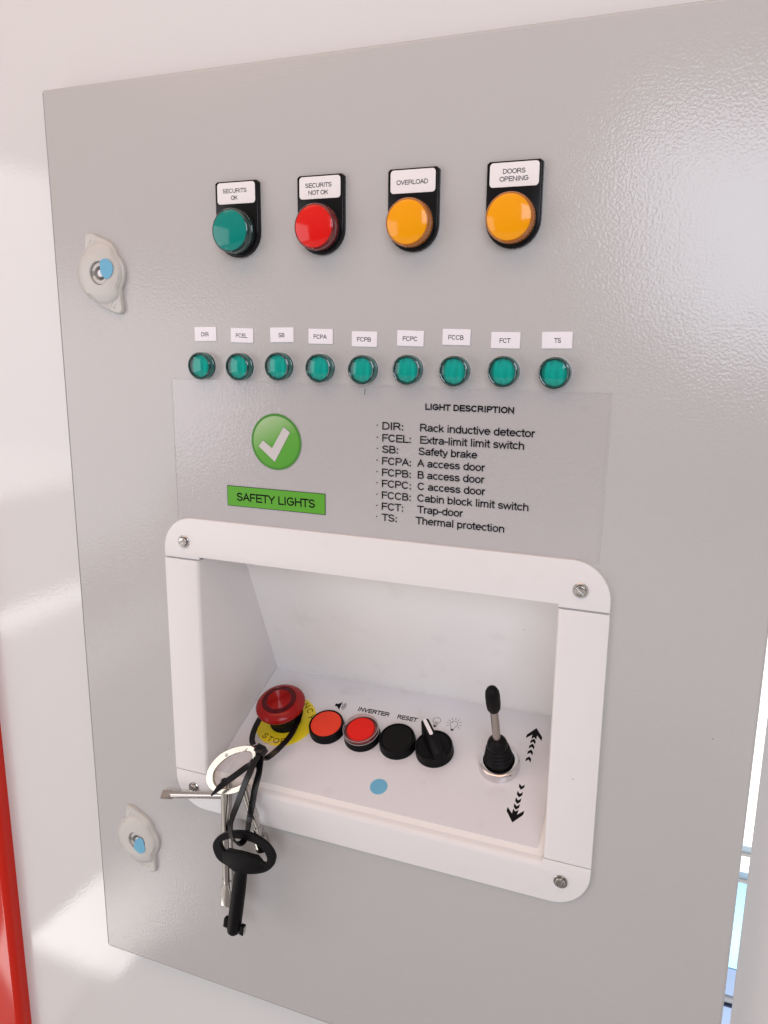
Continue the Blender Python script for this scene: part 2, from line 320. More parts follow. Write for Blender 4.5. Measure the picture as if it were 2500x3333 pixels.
def raw_text(s, weight=0.13, shear=0.0):
    """mesh of a string, cap height 1, each stroke an outline strip with mitred bends"""
    V_, F_ = [], []; x0 = 0; w = weight / 2
    for ch in s:
        adv, lines = G_[ch]
        for L in lines:
            P_ = [Vector((x0 + x, w + y * (1 - weight))) for x, y in L]
            P_ = [p for i, p in enumerate(P_) if i == 0 or (p - P_[i - 1]).length > 1e-4]
            closed = (P_[0] - P_[-1]).length < 1e-3
            if closed: P_ = P_[:-1]
            n = len(P_); st = len(V_)
            vert_end = not closed
            for i, p in enumerate(P_):
                a_ = P_[i - 1] if (i > 0 or closed) else None; b_ = P_[(i + 1) % n] if (i < n - 1 or closed) else None
                d0 = (p - a_).normalized() if a_ is not None else None; d1 = (b_ - p).normalized() if b_ is not None else None
                q = p.copy()
                if d0 is None: q = p - d1 * (w if abs(d1.x) < .2 or abs(d1.y) < .2 else w * .3); d = d1; m_ = Vector((-d.y, d.x)); k_ = w
                elif d1 is None: q = p + d0 * (w if abs(d0.x) < .2 or abs(d0.y) < .2 else w * .3); d = d0; m_ = Vector((-d.y, d.x)); k_ = w
                else:
                    n0 = Vector((-d0.y, d0.x)); n1 = Vector((-d1.y, d1.x)); m_ = (n0 + n1)
                    m_ = m_.normalized() if m_.length > 1e-3 else n0
                    k_ = w / max(0.42, m_.dot(n0))
                for sg in (1, -1): V_.append((q.x + m_.x * k_ * sg + shear * q.y, q.y + m_.y * k_ * sg, 0))
            for i in range(n if closed else n - 1):
                j = (i + 1) % n; F_.append((st + 2 * i, st + 2 * i + 1, st + 2 * j + 1, st + 2 * j))
        x0 += adv + max(0, weight - 0.15) * 1.1
    me = bpy.data.meshes.new('lettering'); me.from_pydata(V_, [], F_); me.update(); return me
CAPH = 1.0
def lettering(s, x0, x1, base, cap, h, m, parent, bold=0.0, shear=0.0, name='lettering', slope=0.0):
    me = raw_text(s, 0.155 + bold, shear); xs = [v.co.x for v in me.vertices]; a, b_ = min(xs), max(xs)
    for v in me.vertices:
        x = x0 + (v.co.x - a) / (b_ - a) * (x1 - x0); y = base + v.co.y * cap + slope * (x - x0)
        v.co = Vector((x * K, y * K, h * K))
    me.materials.append(m); me.name = name
    o = bpy.data.objects.new(name, me); link(o, parent); return o
def flat(polys, h, name, m, parent):
    bm = bmesh.new()
    for P_ in polys: bm.faces.new([bm.verts.new((x, y, h)) for x, y in P_])
    bmesh.ops.triangulate(bm, faces=bm.faces[:]); return finish(name, bm, m, parent)
def strokes(lines, w, h, name, m, parent):
    bm = bmesh.new()
    for L in lines:
        for (x0, y0), (x1, y1) in zip(L, L[1:]):
            d = Vector((x1 - x0, y1 - y0)); 
            if d.length < 1e-6: continue
            d.normalize(); n = Vector((-d.y, d.x)) * w / 2; e = d * w * 0.3
            bm.faces.new([bm.verts.new((x, y, h)) for x, y in ((x0 - e.x + n.x, y0 - e.y + n.y), (x0 - e.x - n.x, y0 - e.y - n.y), (x1 + e.x - n.x, y1 + e.y - n.y), (x1 + e.x + n.x, y1 + e.y + n.y))])
    return finish(name, bm, m, parent)
def copy_tree(o, parent=None):
    c = o.copy(); COL.objects.link(c); c.parent = parent
    for ch in [x for x in bpy.data.objects if x.parent == o]: copy_tree(ch, c)
    return c

# ------------------------------------------------------------------ setting: white wall, outside ground
def ring_plate(o, i, y0, y1):
    """rectangle with a rectangular hole; o, i = (x0, z0, x1, z1)"""
    bm = bmesh.new(); A = []; B = []
    for y in (y0, y1):
        A.append([bm.verts.new((x, y, z)) for x, z in ((o[0], o[1]), (o[2], o[1]), (o[2], o[3]), (o[0], o[3]))])
        B.append([bm.verts.new((x, y, z)) for x, z in ((i[0], i[1]), (i[2], i[1]), (i[2], i[3]), (i[0], i[3]))])
    for k_ in range(4):
        j = (k_ + 1) % 4
        bm.faces.new((A[0][k_], A[0][j], B[0][j], B[0][k_])); bm.faces.new((A[1][k_], A[1][j], B[1][j], B[1][k_]))
        bm.faces.new((A[0][k_], A[0][j], A[1][j], A[1][k_])); bm.faces.new((B[0][k_], B[0][j], B[1][j], B[1][k_]))
    return bm
tag(finish('wall', ring_plate((-900, -1202, 41.5, 1300), (-405, -480, 30, 140), 15, 18), M['wall']), kind='structure')
tag(finish('wall', box(50.2, 20, -1203, 900, 23, 1300, 0.8), M['wall']), kind='structure')
bm = bmesh.new(); bm.faces.new([bm.verts.new(p) for p in ((-9000, -6000, -1200), (9000, -6000, -1200), (9000, 30000, -1200), (-9000, 30000, -1200))])
tag(finish('ground', bm, M['ground']), kind='structure')
tag(finish('pavement', box(-4000, 300, -1199, 4000, 20000, -1196), M['concrete']), kind='structure')

# things seen through the narrow gap beside the cabinet
t = tag(link(bpy.data.objects.new('tarpaulin', None)), 'blue tarpaulin with a dark strap on the ground, seen through the gap', 'tarpaulin')
t.location = (0.3, 1.0, -1.196)
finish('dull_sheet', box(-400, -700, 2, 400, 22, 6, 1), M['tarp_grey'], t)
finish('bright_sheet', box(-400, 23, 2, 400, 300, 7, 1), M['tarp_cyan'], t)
finish('strap', box(-400, -75, 6.5, 400, -55, 12, 1), M['tarp_dark'], t)
for i, y in enumerate((1330, 1440)):
    o = finish('plank', box(-400, -7 - 4 * i, 0, 400, 7 + 4 * i, 18, 2), M['light_blue'], None)
    o.location = (0.3, y * K, -1.195)
    tag(o, 'pale blue plank on the ground outside, ' + ('nearer to the blue tarpaulin' if i == 0 else 'farther from the blue tarpaulin'), 'plank', 'planks on the ground outside')

# red post at the left edge
o = finish('red_post', prism(rrect(-600, 2, -538, 62, 6, 6), -1202, 1300), M['red_paint'], None)
tag(o, 'glossy red painted post standing at the left end of the white wall', 'post')

# ------------------------------------------------------------------ cabinet with grey door
cab = tag(link(bpy.data.objects.new('cabinet', None)), 'grey control cabinet whose textured door fills most of the view', 'cabinet')
bm = ring_plate((-424.2, -501.5, 43.6, 158.0), (-316, -320, -67, -150), 0, 14.5)
bm.edges.ensure_lookup_table()
es = [e for e in bm.edges if all(abs(v.co.y) < 1e-6 for v in e.verts) and all((v.co.x < -420 or v.co.x > 40) for v in e.verts)]
corner = [e for e in bm.edges if abs(e.verts[0].co.y - e.verts[1].co.y) > 1 and (e.verts[0].co.x < -420 or e.verts[0].co.x > 40)]
bmesh.ops.bevel(bm, geom=[e for e in es if (e.verts[0].co - e.verts[1].co).length > 300] + corner, offset=1.9, segments=4, profile=0.5, affect='EDGES')
finish('door', bm, M['door'], cab, 50)
bm = bmesh.new(); box(-400, 23, -478, 36, 230, 138, 2, bm)
finish('housing', ring_plate((-404, -479, 29.5, 139.5), (-400, -474, 26, 135), 15.2, 225), M['door'], cab)
finish('rear_panel', box(-404, 225.5, -479, 29.5, 228, 139.5), M['door'], cab)

# ------------------------------------------------------------------ control tray recessed in the door
tray = tag(link(bpy.data.objects.new('control_tray', None)), 'white recessed control tray with rounded frame set into the grey door', 'control tray')
FX0, FX1, FT, FB = -342.4, -38.0, -122.6, -345.9
def strip_piece(pts): return prism(pts, 0.0, 2.2, 0.55, 3)
r_ = 23
top = [(FX1, -151.6), (FX1, FT - r_)] + [(FX1 - r_ + r_ * math.cos(math.radians(a)), FT - r_ + r_ * math.sin(math.radians(a))) for a in range(8, 90, 8)] + [(FX1 - r_, FT), (FX0 + r_, FT)] + \
      [(FX0 + r_ + r_ * math.cos(math.radians(a)), FT - r_ + r_ * math.sin(math.radians(a))) for a in range(98, 180, 8)] + [(FX0, FT - r_), (FX0, -151.6), (-314.2, -151.6), (-314.2, -149.9), (-67.2, -149.9), (-67.2, -151.6)]
finish('top_frame', strip_piece(top), M['frame'], tray).matrix_world = DOOR
r_ = 24
bot = [(FX1, -317.0), (-67.6, -317.0), (-67.6, -322.4), (-314.2, -322.4), (-314.2, -317.0), (FX0, -317.0), (FX0, FB + r_)] + [(FX0 + r_ + r_ * math.cos(math.radians(a)), FB + r_ + r_ * math.sin(math.radians(a))) for a in range(188, 270, 8)] + \
      [(FX0 + r_, FB), (FX1 - r_, FB)] + [(FX1 - r_ + r_ * math.cos(math.radians(a)), FB + r_ + r_ * math.sin(math.radians(a))) for a in range(278, 360, 8)] + [(FX1, FB + r_)]
finish('bottom_frame', strip_piece(bot), M['frame'], tray).matrix_world = DOOR
def side(xo, xi, sg):
    """side strip with its edge folded back into the recess; sg=+1 for the left strip"""
    z0, z1 = -316.15, -152.6; R = 2.6
    prof = [(xo, 0), (xo, -1.7), (xo + sg * .15, -2.05), (xo + sg * .5, -2.2), (xi - sg * R, -2.2)]
    for a in range(15, 91, 15):
        prof.append((xi - sg * R + sg * R * math.sin(math.radians(a)), -2.2 + R - R * math.cos(math.radians(a))))
    prof += [(xi, 118), (xi - sg * 1.5, 118), (xi - sg * 1.5, 3)]
    bm = bmesh.new(); A = [bm.verts.new((x, y, z0)) for x, y in prof]; B = [bm.verts.new((x, y, z1)) for x, y in prof]; n = len(prof)
    for j in range(n): bm.faces.new((A[j], A[(j + 1) % n], B[(j + 1) % n], B[j]))
    bm.faces.new(A[::-1]); bm.faces.new(B)
    return bm
finish('side_frame', side(FX0 - .3, -314.9, 1), M['frame'], tray, 40)
finish('side_frame', side(FX1 + .1, -67.4, -1), M['frame'], tray, 40)
# closing pieces behind the strips and the inner faces of the recess (butted, sloping back wall and floor)
def slab(name, yz, x0, x1, m):
    bm = bmesh.new(); A = [bm.verts.new((x0, y, z)) for y, z in yz]; B = [bm.verts.new((x1, y, z)) for y, z in yz]; n = len(yz)
    for j in range(n): bm.faces.new((A[j], A[(j + 1) % n], B[(j + 1) % n], B[j]))
    bm.faces.new(A[::-1]); bm.faces.new(B); return finish(name, bm, m, tray)
slab('ceiling_panel', [(0.5, -150.1), (70, -150.1), (70, -148.5), (0.5, -148.5)], -314.6, -67.8, M['recess'])
slab('back_panel', [(50.9, -150.2), (103.9, -272.9), (106, -274), (52.9, -149.4)], -314.8, -67.6, M['recess'])
slab('floor_panel', [(104.6, -272.7), (0.8, -319.6), (0.0, -321.5), (105.2, -274.6)], -314.8, -67.5, M['recess'])
slab('lip', [(2.4, -318.86), (0.6, -319.66), (-0.5, -320.3), (-1.4, -321.1), (-2.0, -322.1), (-2.26, -323.3), (-1.2, -323.5), (0.8, -321.8), (2.2, -320.2)], -314.1, -67.7, M['frame'])
bmv = prism(rrect(-314.4, -107.0, -72.6, -1.0, 0.6, 2), 0.1, 0.55)
finish('printed_overlay', bmv, M['overlay'], tray).matrix_world = FLOORM
for x, z, rot, sink in ((-325.9, -139.6, 28, 0), (-55.0, -140.0, -38, 0), (-55.6, -329.9, 62, 0), (-327.3, -329.6, -52, 0)):
    bm = lathe([(0, 0.4), (3.7, 0.4), (4.6, 0.2), (4.75, -0.4), (4.4, -0.5)][::-1] and [(4.7, 0), (4.7, 0.5), (4.4, 0.75), (3.6, 0.75), (3.5, 0.5), (3.45, 0.4)], 28)
    sc_ = finish('washer', bm, M['zinc'], None)
    bm = bmesh.new()
    a = 3.35; g = 0.42
    for sgn in (1, -1):                                              # two half heads leave the slot open
        pts = [(math.cos(t_) * a, sgn * (g + 0) + sgn * max(0, math.sin(t_) * a - g)) for t_ in [math.asin(g / a) + (math.pi - 2 * math.asin(g / a)) * i / 12 for i in range(13)]]
        if sgn < 0: pts = pts[::-1]
        prism(pts, 0.3, 2.3, 0.45, 3, bm)
    prism([(math.cos(2 * math.pi * i / 24) * 3.3, math.sin(2 * math.pi * i / 24) * 3.3) for i in range(24)], 0.2, 1.1, 0, 2, bm)
    s = finish('screw', bm, M['zinc'], tray); s.matrix_world = DOOR @ Matrix.Translation(Vector((x, z, 2.2)) * K) @ Matrix.Rotation(math.radians(rot), 4, 'Z') @ Matrix.Scale(0.95, 4)
    sc_.parent = s; sc_.matrix_parent_inverse = Matrix()
    sc_.location = (0, 0, 0)

# prints on the overlay (u measured from the back edge towards the door)
def F(pts): return [(x, -u) for x, u in pts]
ov = link(bpy.data.objects.new('overlay_print', None), tray); ov.matrix_world = FLOORM
hp = 0.62
lettering('INVERTER', -228.6, -202.5, -29.6, 4.1, hp, M['ink'], ov, bold=0.06)
lettering('RESET', -195.8, -179.9, -29.6, 4.1, hp, M['ink'], ov, bold=0.06)
upa = [(-91.7, 14.1), (-86.1, 21.3), (-85.9, 24.7), (-89.9, 20.6), (-89.8, 24.5), (-91.6, 22.6), (-93.4, 24.5), (-93.4, 20.6), (-97.3, 24.7), (-97.3, 21.6)]
def up_chev(u): return [(-91.6, u), (-89.8, u + 2.1), (-89.8, u + 4.9), (-91.6, u + 2.8), (-93.5, u + 4.8), (-93.5, u + 2.1)]
flat([F(upa)], hp, 'arrow', M['ink'], ov)
flat([[(x, -(107.6 - u)) for x, u in upa][::-1]], hp, 'arrow', M['ink'], ov)
for u in (23.8, 28.4, 33.6, 39.7):
    flat([F(up_chev(u))], hp, 'chevron', M['ink'], ov)
    flat([[(x, -(107.6 - uu)) for x, uu in up_chev(u)][::-1]], hp, 'chevron', M['ink'], ov)
# loudspeaker symbol
spk = [(-248.5, 26.6), (-246.4, 26.6), (-243.6, 23.9), (-243.6, 31.9), (-246.4, 29.2), (-248.5, 29.2)]
def arc(cx, cy, r, a0, a1, n=8): return [(cx + r * math.cos(math.radians(a0 + (a1 - a0) * i / n)), cy + r * math.sin(math.radians(a0 + (a1 - a0) * i / n))) for i in range(n + 1)]
flat([F(spk)], hp, 'loudspeaker_symbol', M['ink'], ov)
strokes([F(arc(-243.9, 27.9, r, -48, 48)) for r in (1.9, 3.1, 4.4)], 0.55, hp, 'sound_wave', M['ink'], ov)
# two bulb symbols
def bulb(cx, cu, rays):
    L = [arc(cx, -cu, 2.9, -52, 232, 18), [(cx - 1.75, -cu - 2.3), (cx - 1.2, -cu - 4.3)], [(cx + 1.75, -cu - 2.3), (cx + 1.2, -cu - 4.3)]]
    if not rays: L += [[(cx - .5, -cu - 4.2), (cx - .8, -cu - 1.2), (cx, -cu - 1.9), (cx + .8, -cu - 1.2), (cx + .5, -cu - 4.2)]]
    else: L += [arc(cx, -cu, 2.0, 110, 165, 5)]
    strokes(L, 0.32, hp, 'bulb_symbol', M['ink_soft'], ov)
    flat([[(cx - 1.2, -cu - 4.5), (cx + 1.2, -cu - 4.5), (cx + 1.1, -cu - 5.9), (cx + .5, -cu - 6.5), (cx - .5, -cu - 6.5), (cx - 1.1, -cu - 5.9)][::-1]], hp, 'bulb_base', M['ink_soft'], ov)
    if rays: strokes([[(cx + 4.1 * math.cos(a), -cu + 4.1 * math.sin(a)), (cx + 6.0 * math.cos(a), -cu + 6.0 * math.sin(a))] for a in [math.radians(-30 + 30 * i) for i in range(9)]], 0.32, hp, 'ray', M['ink_soft'], ov)
bulb(-165.2, 24.3, False); bulb(-151.6, 24.6, True)

# ------------------------------------------------------------------ pilot lights with legend plates
def legend_light(x, lens, side_m, texts, label):
    e = empty('pilot_light', label, 'pilot light', DOOR, x, 62.6, 0, group='large pilot lights with legend plates')
    out = [(-15, 0), (-15, 28.4), (-13.6, 29.6), (13.6, 29.6), (15, 28.4), (15, 0)] + [(15 * math.cos(math.radians(a)), 15 * math.sin(math.radians(a))) for a in range(-12, -180, -12)]
    lp = finish('legend_plate', prism(out, 0.1, 3.6, 0.7, 3), M['black_gloss'], e)
    finish('card', prism(rrect(-13.3, 16.4, 13.3, 28.7, 1.9, 4), 3.5, 3.85, 0.1, 1), M['card'], lp)
    for s_, x0, x1, base in texts: lettering(s_, x0, x1, base, 2.5, 3.95, M['ink_soft'], lp)
    finish('collar', lathe([(13.6, 3.6), (13.6, 5.0), (13.2, 5.4), (12.8, 5.4)], 48), M['black_gloss'], e)
    prof = [(12.6, 5.4), (12.9, 5.6), (12.9, 7.4), (12.5, 7.7), (12.5, 8.2), (12.95, 8.5), (13.0, 10.6), (12.9, 11.4), (12.3, 12.1), (11.8, 12.3)]
    bz = finish('lens_rim', lathe(prof, 96, knurl=(1, 2)), side_m, e)
    dome = [(11.85, 12.1), (11.6, 12.5), (10, 13.0), (8, 13.4), (5.5, 13.75), (3, 13.95), (0, 14.0)]
    finish('lens', lathe(dome, 64), lens, e)
    return e
legend_light(-274.5, M['teal_lens'], M['teal_dark'], [('SECURITS', -9.3, 7.6, 22.7), ('OK', -3.5, 1.1, 18.7)], 'green pilot light at the left end of the top row, legend SECURITS OK')
legend_light(-217.8, M['red_lens'], M['red_side'], [('SECURITS', -9.3, 7.7, 22.6), ('NOT OK', -7.3, 5.4, 18.6)], 'red pilot light, legend SECURITS NOT OK')
legend_light(-160.2, M['amber_lens'], M['amber_side'], [('OVERLOAD', -9.6, 9.0, 20.9)], 'amber pilot light, legend OVERLOAD')
legend_light(-103.1, M['amber_lens'], M['amber_side'], [('DOORS', -6.1, 6.0, 23.0), ('OPENING', -7.8, 7.7, 19.2)], 'amber pilot light at the right end of the top row, legend DOORS OPENING')

# small green pilot lights
names = ['DIR', 'FCEL', 'SB', 'FCPA', 'FCPB', 'FCPC', 'FCCB', 'FCT', 'TS']
proto = empty('small_pilot_light', '', 'pilot light', DOOR, 0, 0, group='row of nine small green pilot lights')
finish('bezel', lathe([(9.1, 0), (9.1, 0.7), (8.9, 0.95), (8.4, 1.0)], 48), M['bezel'], proto)
brl = finish('barrel', lathe([(8.55, 0.9), (8.55, 1.6), (8.2, 1.8), (8.2, 2.2), (8.7, 2.45), (8.7, 3.3), (8.35, 3.5), (8.35, 3.9), (8.75, 4.1), (8.75, 6.2), (8.5, 6.9)], 48), M['teal_side'], proto)
finish('gasket', lathe([(8.62, 1.55), (8.62, 2.3), (8.3, 2.3)], 48), M['black_gloss'], brl)
finish('rim', lathe([(8.55, 6.7), (8.4, 7.25), (7.8, 7.5), (7.35, 7.35), (7.15, 6.9)], 48), M['teal_dark'], proto)
ln = finish('lens', lathe([(7.2, 6.8), (7.0, 7.0), (5, 7.35), (2.6, 7.55), (0, 7.6)], 48), M['teal_glass'], proto)
bm = bmesh.new(); nx = 24; ny = 24
for i in range(nx):
    for j in range(ny):
        q = []
        for a_, b_ in ((i, j), (i + 1, j), (i + 1, j + 1), (i, j + 1)):
            u_, v_ = a_ / nx * 2 - 1, b_ / ny * 2 - 1                      # square to disc
            dx, dy = u_ * math.sqrt(1 - v_ * v_ / 2) * 7.15, v_ * math.sqrt(1 - u_ * u_ / 2) * 7.15
            q.append(bm.verts.new((dx, dy, 5.9 + 0.35 * math.cos(dx * 1.35) - 0.012 * (dx * dx + dy * dy))))
        bm.faces.new(q)
bmesh.ops.remove_doubles(bm, verts=bm.verts, dist=0.01)
finish('diffuser', bm, M['diffuser'], ln, 80)
for i in range(9):
    x = -303.9 + 28.5 * i; z = (-18.9, -18.9, -18.1, -18.5, -18.8, -18.2, -18.3, -17.9, -18.0)[i]
    e = proto if i == 0 else copy_tree(proto)
    e.matrix_world = DOOR @ Matrix.Translation(Vector((x, z, 0)) * K) @ Matrix.Rotation(math.radians((5 * i) % 9 - 4), 4, 'Z')
    e['label'] = 'small green pilot light under the %s label' % names[i]
cards = [(-302.7, 1.35, 0.8, 'DIR', 5.6), (-275.3, 0.7, -1.2, 'FCEL', 8.3), (-246.5, 1.2, 0.9, 'SB', 4.2), (-219.7, 0.45, -0.7, 'FCPA', 8.9), (-190.6, -0.9, -0.8, 'FCPB', 9.0),
         (-161.4, -0.25, -1.4, 'FCPC', 8.9), (-133.5, 0.7, -1.0, 'FCCB', 9.0), (-104.9, -0.8, -0.3, 'FCT', 6.3), (-76.4, -0.5, 0.6, 'TS', 3.8)]
for x, z, rot, s_, w in cards:
    e = empty('name_label', 'small white label reading %s stuck above its green light' % s_, 'label', DOOR, x, z, 0.05, rot, 'white labels above the small green lights')
    finish('card', prism(rrect(-8.25, -4.5, 8.25, 4.5, 0.3, 2), 0, 0.5, 0.1, 1), M['paper'], e)
    lettering(s_, -w / 2 - (0.2 if s_ != 'TS' else -0.3), w / 2 - (0.2 if s_ != 'TS' else -0.3), -1.5, 2.6, 0.58, M['ink_soft'], e)

# ------------------------------------------------------------------ clear film with printed legend
film = empty('clear_film', 'clear adhesive film with printed light descriptions and green tick, above the tray', 'film', DOOR, -188.5, -75.4)
def fx(x): return x + 188.5
def fz(z): return z + 75.4
flat([[(-143, -47.6), (142.2, -47.6), (143, 47.6), (-143, 47.6)]], 0.3, 'film_sheet', M['film'], film)
H = 0.42
strokes([[(-142.8, -47.4), (142.0, -47.4), (142.8, 47.4), (-142.8, 47.4), (-142.8, -47.4)]], 0.3, 0.36, 'film_edge', mat('film_cut_edge', (0.53, 0.51, 0.51), 0.3), film)
lettering('LIGHT DESCRIPTION', fx(-151.4), fx(-98.4), fz(-41.4), 3.75, H, M['ink'], film, bold=0.065)
rows = [('DIR:', -54.4, -165.2, 'Rack inductive detector', -154.4, -85.8), ('FCEL:', -61.7, -160.2, 'Extra-limit limit switch', -154.2, -91.7), ('SB:', -68.6, -168.3, 'Safety brake', -155.1, -118.5),
        ('FCPA:', -75.8, -159.9, 'A access door', -155.9, -114.0), ('FCPB:', -82.9, -159.9, 'B access door', -155.4, -114.0), ('FCPC:', -89.9, -159.7, 'C access door', -155.4, -113.3),
        ('FCCB:', -97.1, -159.7, 'Cabin block limit switch', -155.4, -87.5), ('FCT:', -104.2, -164.5, 'Trap-door', -155.4, -126.4), ('TS:', -111.2, -168.6, 'Thermal protection', -156.3, -101.1)]
for c_, z, xr, d_, a, b_ in rows:
    lettering(c_, fx(-178.6), fx(xr), fz(z), 4.65, H, M['ink'], film)
    lettering(d_, fx(a), fx(b_), fz(z) + 0.1, 4.65, H, M['ink'], film)
    flat([[(fx(-181.9) + .42 * math.cos(a_), fz(z) + 2.5 + .42 * math.sin(a_)) for a_ in [i * math.pi / 4 for i in range(8)]]], H, 'bullet', M['ink'], film)
bd = link(bpy.data.objects.new('tick_badge', None), film); bd.location = Vector((fx(-252.2), fz(-66.1), 0)) * K
def disc(r, n=56): return [(r * math.cos(2 * math.pi * i / n), r * math.sin(2 * math.pi * i / n)) for i in range(n)]
flat([disc(18.2)], 0.42, 'badge_rim', M['badge_rim'], bd); flat([disc(16.6)], 0.50, 'badge_disc', M['badge'], bd)
tick = [(-265.1, -69.5), (-261.7, -65.5), (-255.1, -70.2), (-246.5, -56.2), (-241.8, -59.4), (-253.3, -79.0)]
tk = [(x + 252.2, z + 66.1) for x, z in tick][::-1]
strokes([tk + tk[:1]], 0.55, 0.58, 'tick_outline', M['badge_rim'], bd)
flat([[tk[3], tk[2], tk[1], tk[0]], [tk[5], tk[4], tk[3], tk[0]]], 0.68, 'tick', mat('pale_grey_print', (0.56, 0.53, 0.53), 0.3), bd)
bn = link(bpy.data.objects.new('banner', None), film); bn.location = Vector((fx(-253.8), fz(-104.15), 0)) * K
flat([[(-36.5, -6.9), (36.5, -6.9), (36.5, 6.9), (-36.5, 6.9)]], 0.40, 'banner_border', M['ink'], bn)
flat([[(-36.15, -6.55), (36.15, -6.55), (36.15, 6.55), (-36.15, 6.55)]], 0.48, 'banner_field', M['green_print'], bn)
lettering('SAFETY LIGHTS', -29.1, 29.2, -3.1, 5.7, 0.55, M['ink'], bn, bold=0.02)
# pencil tick on the film
strokes([[(fx(-190.2), fz(-30.2)), (fx(-190.4), fz(-33.6))]], 0.3, H, 'pen_mark', M['ink_soft'], film)

# ------------------------------------------------------------------ quarter-turn locks and blue stickers
outl = [(-392.7, 66.5), (-390.4, 66.8), (-387.6, 66.4), (-382.7, 64.2), (-376.9, 62.1), (-372.5, 59.6), (-369.6, 55.7), (-368.3, 52.0), (-365.2, 48.6), (-363.2, 44.3), (-362.9, 39.7), (-364.0, 34.8), (-366.6, 30.2), (-366.6, 26.2), (-366.2, 20.9), (-365.9, 16.9), (-366.6, 15.1), (-368.8, 14.1), (-372.5, 14.4), (-377.0, 16.2), (-384.3, 18.8), (-388.8, 21.4), (-391.4, 24.5), (-395.5, 25.8), (-399.0, 29.5), (-401.6, 33.2), (-402.5, 38.7), (-402.3, 43.4), (-400.6, 48.0), (-397.8, 53.0), (-394.7, 55.1), (-394.2, 60.0), (-393.7, 64.2)]
LC = (-381.0, 40.4)
ol = [(x - LC[0], z - LC[1]) for x, z in outl][::-1]
def lock_body():
    bm = bmesh.new(); n = len(ol); hole = 7.6
    def inset(k_, lim=None):
        out = []
        for x, y in ol:
            r = math.hypot(x, y); q = max(hole + 1, r - k_); 
            if lim: q = min(q, lim)
            out.append((x * q / r, y * q / r))
        return out
    lay = [(ol, 0.1), (ol, 1.6), (inset(0.5), 2.5), (inset(1.3), 3.0)]
    rings = [[bm.verts.new((x, y, h)) for x, y in P_] for P_, h in lay]
    # central domed hub rises from the two thinner wings
    for lim, h, k_ in ((20.2, 3.2, 1.4), (19.2, 4.3, 2.2), (17.4, 5.2, 3.2), (12.5, 5.9, 6)):
        rings.append([bm.verts.new((x, y, h)) for x, y in inset(k_, lim)])
    for r, h in ((hole + .5, 6.3), (hole, 5.9), (hole, 1.5)):
        rings.append([bm.verts.new((x / math.hypot(x, y) * r, y / math.hypot(x, y) * r, h)) for x, y in ol])
    for A, B in zip(rings, rings[1:]):
        for j in range(n): bm.faces.new((A[j], A[(j + 1) % n], B[(j + 1) % n], B[j]))
    return bm
def lock(z, label, rot):
    e = empty('quarter_turn_lock', label, 'lock', DOOR, LC[0], z, 0, rot, 'quarter-turn locks of the door')
    b_ = finish('lock_body', lock_body(), M['lock'], e, 28)
    finish('insert_ring', lathe([(7.5, 1.5), (7.2, 4.6), (6.3, 4.9), (4.7, 4.9), (4.6, 1.6)], 40), M['lock'], e)
    finish('key_socket', lathe([(7.4, 1.5), (0, 1.5)], 32), M['lock_dark'], e)
    finish('key_pin', lathe([(2.5, 1.5), (2.5, 4.4), (2.1, 4.8), (0, 4.9)], 24), M['ring_white'], e)
    bm = box(-7.0, -1.5, 4.7, -4.4, 1.5, 5.02); box(4.4, -1.5, 4.7, 7.0, 1.5, 5.02, 0, bm)
    finish('key_slot', bm, M['lock_dark'], e)
    for s_, cx, cy, a in (('auf', -4.6, 19.6, -14), ('zu', 5.2, -19.8, -14)):            # raised moulded marks on the wings
        g = link(bpy.data.objects.new('moulded_mark', None), e); g.location = Vector((cx, cy, 0)) * K; g.rotation_euler = (0, 0, math.radians(a))
        bm = bmesh.new()
        for k_ in range(4): sweep([Vector((-4.4 + 2.6 * k_, -1.5, 3.05)), Vector((-3.3 + 2.6 * k_, 1.5, 3.05))], circ(0.42, 6), bm=bm)
        sweep([Vector((-4.6, -1.9, 3.05)), Vector((4.8, -1.9, 3.05))], circ(0.3, 6), bm=bm)
        finish('raised_mark', bm, M['lock'], g)
    return e
lock(40.4, 'upper ivory quarter-turn lock on the left edge of the grey door', 0)
lock(-387.0, 'lower ivory quarter-turn lock on the left edge of the grey door', -3)
st1 = [(-378.9, 47.9), (-377.2, 49.0), (-374.9, 49.4), (-372.2, 48.8), (-369.8, 46.7), (-368.8, 43.8), (-369.2, 41.0), (-370.7, 38.6), (-373.2, 36.7), (-375.5, 36.7), (-377.7, 38.5), (-379.1, 40.9), (-379.4, 45.1)]
st2 = [(-383.0, -389.5), (-382.2, -386.8), (-380.5, -384.5), (-377.6, -382.7), (-375.3, -382.9), (-373.8, -384.5), (-373.5, -388.0), (-372.7, -391.0), (-373.7, -393.8), (-376.2, -396.1), (-379.0, -396.5), (-381.6, -395.3), (-383.3, -393.9), (-383.7, -391.5)]
for P_, lab in ((st1, 'light blue round sticker half covering the upper lock socket'), (st2, 'light blue round sticker over the lower lock socket')):
    cx = sum(p[0] for p in P_) / len(P_); cz = sum(p[1] for p in P_) / len(P_)
    pts = smooth_path([(x - cx, z - cz, 0) for x, z in P_], 3, True)
    o = finish('sticker', prism([(p.x, p.y) for p in pts][::-1], 0, 0.3, 0.08, 1), M['blue']); o.matrix_world = DOOR @ Matrix.Translation(Vector((cx, cz, 6.35)) * K)
    tag(o, lab, 'sticker', 'light blue round stickers')
o = finish('sticker', prism(disc(6.3, 40), 0, 0.2, 0.05, 1), M['blue']); o.matrix_world = FLOORM @ Matrix.Translation(Vector((-188.1, -89.9, 0.58)) * K)
tag(o, 'light blue round sticker on the tray floor in front of the push buttons', 'sticker', 'light blue round stickers')

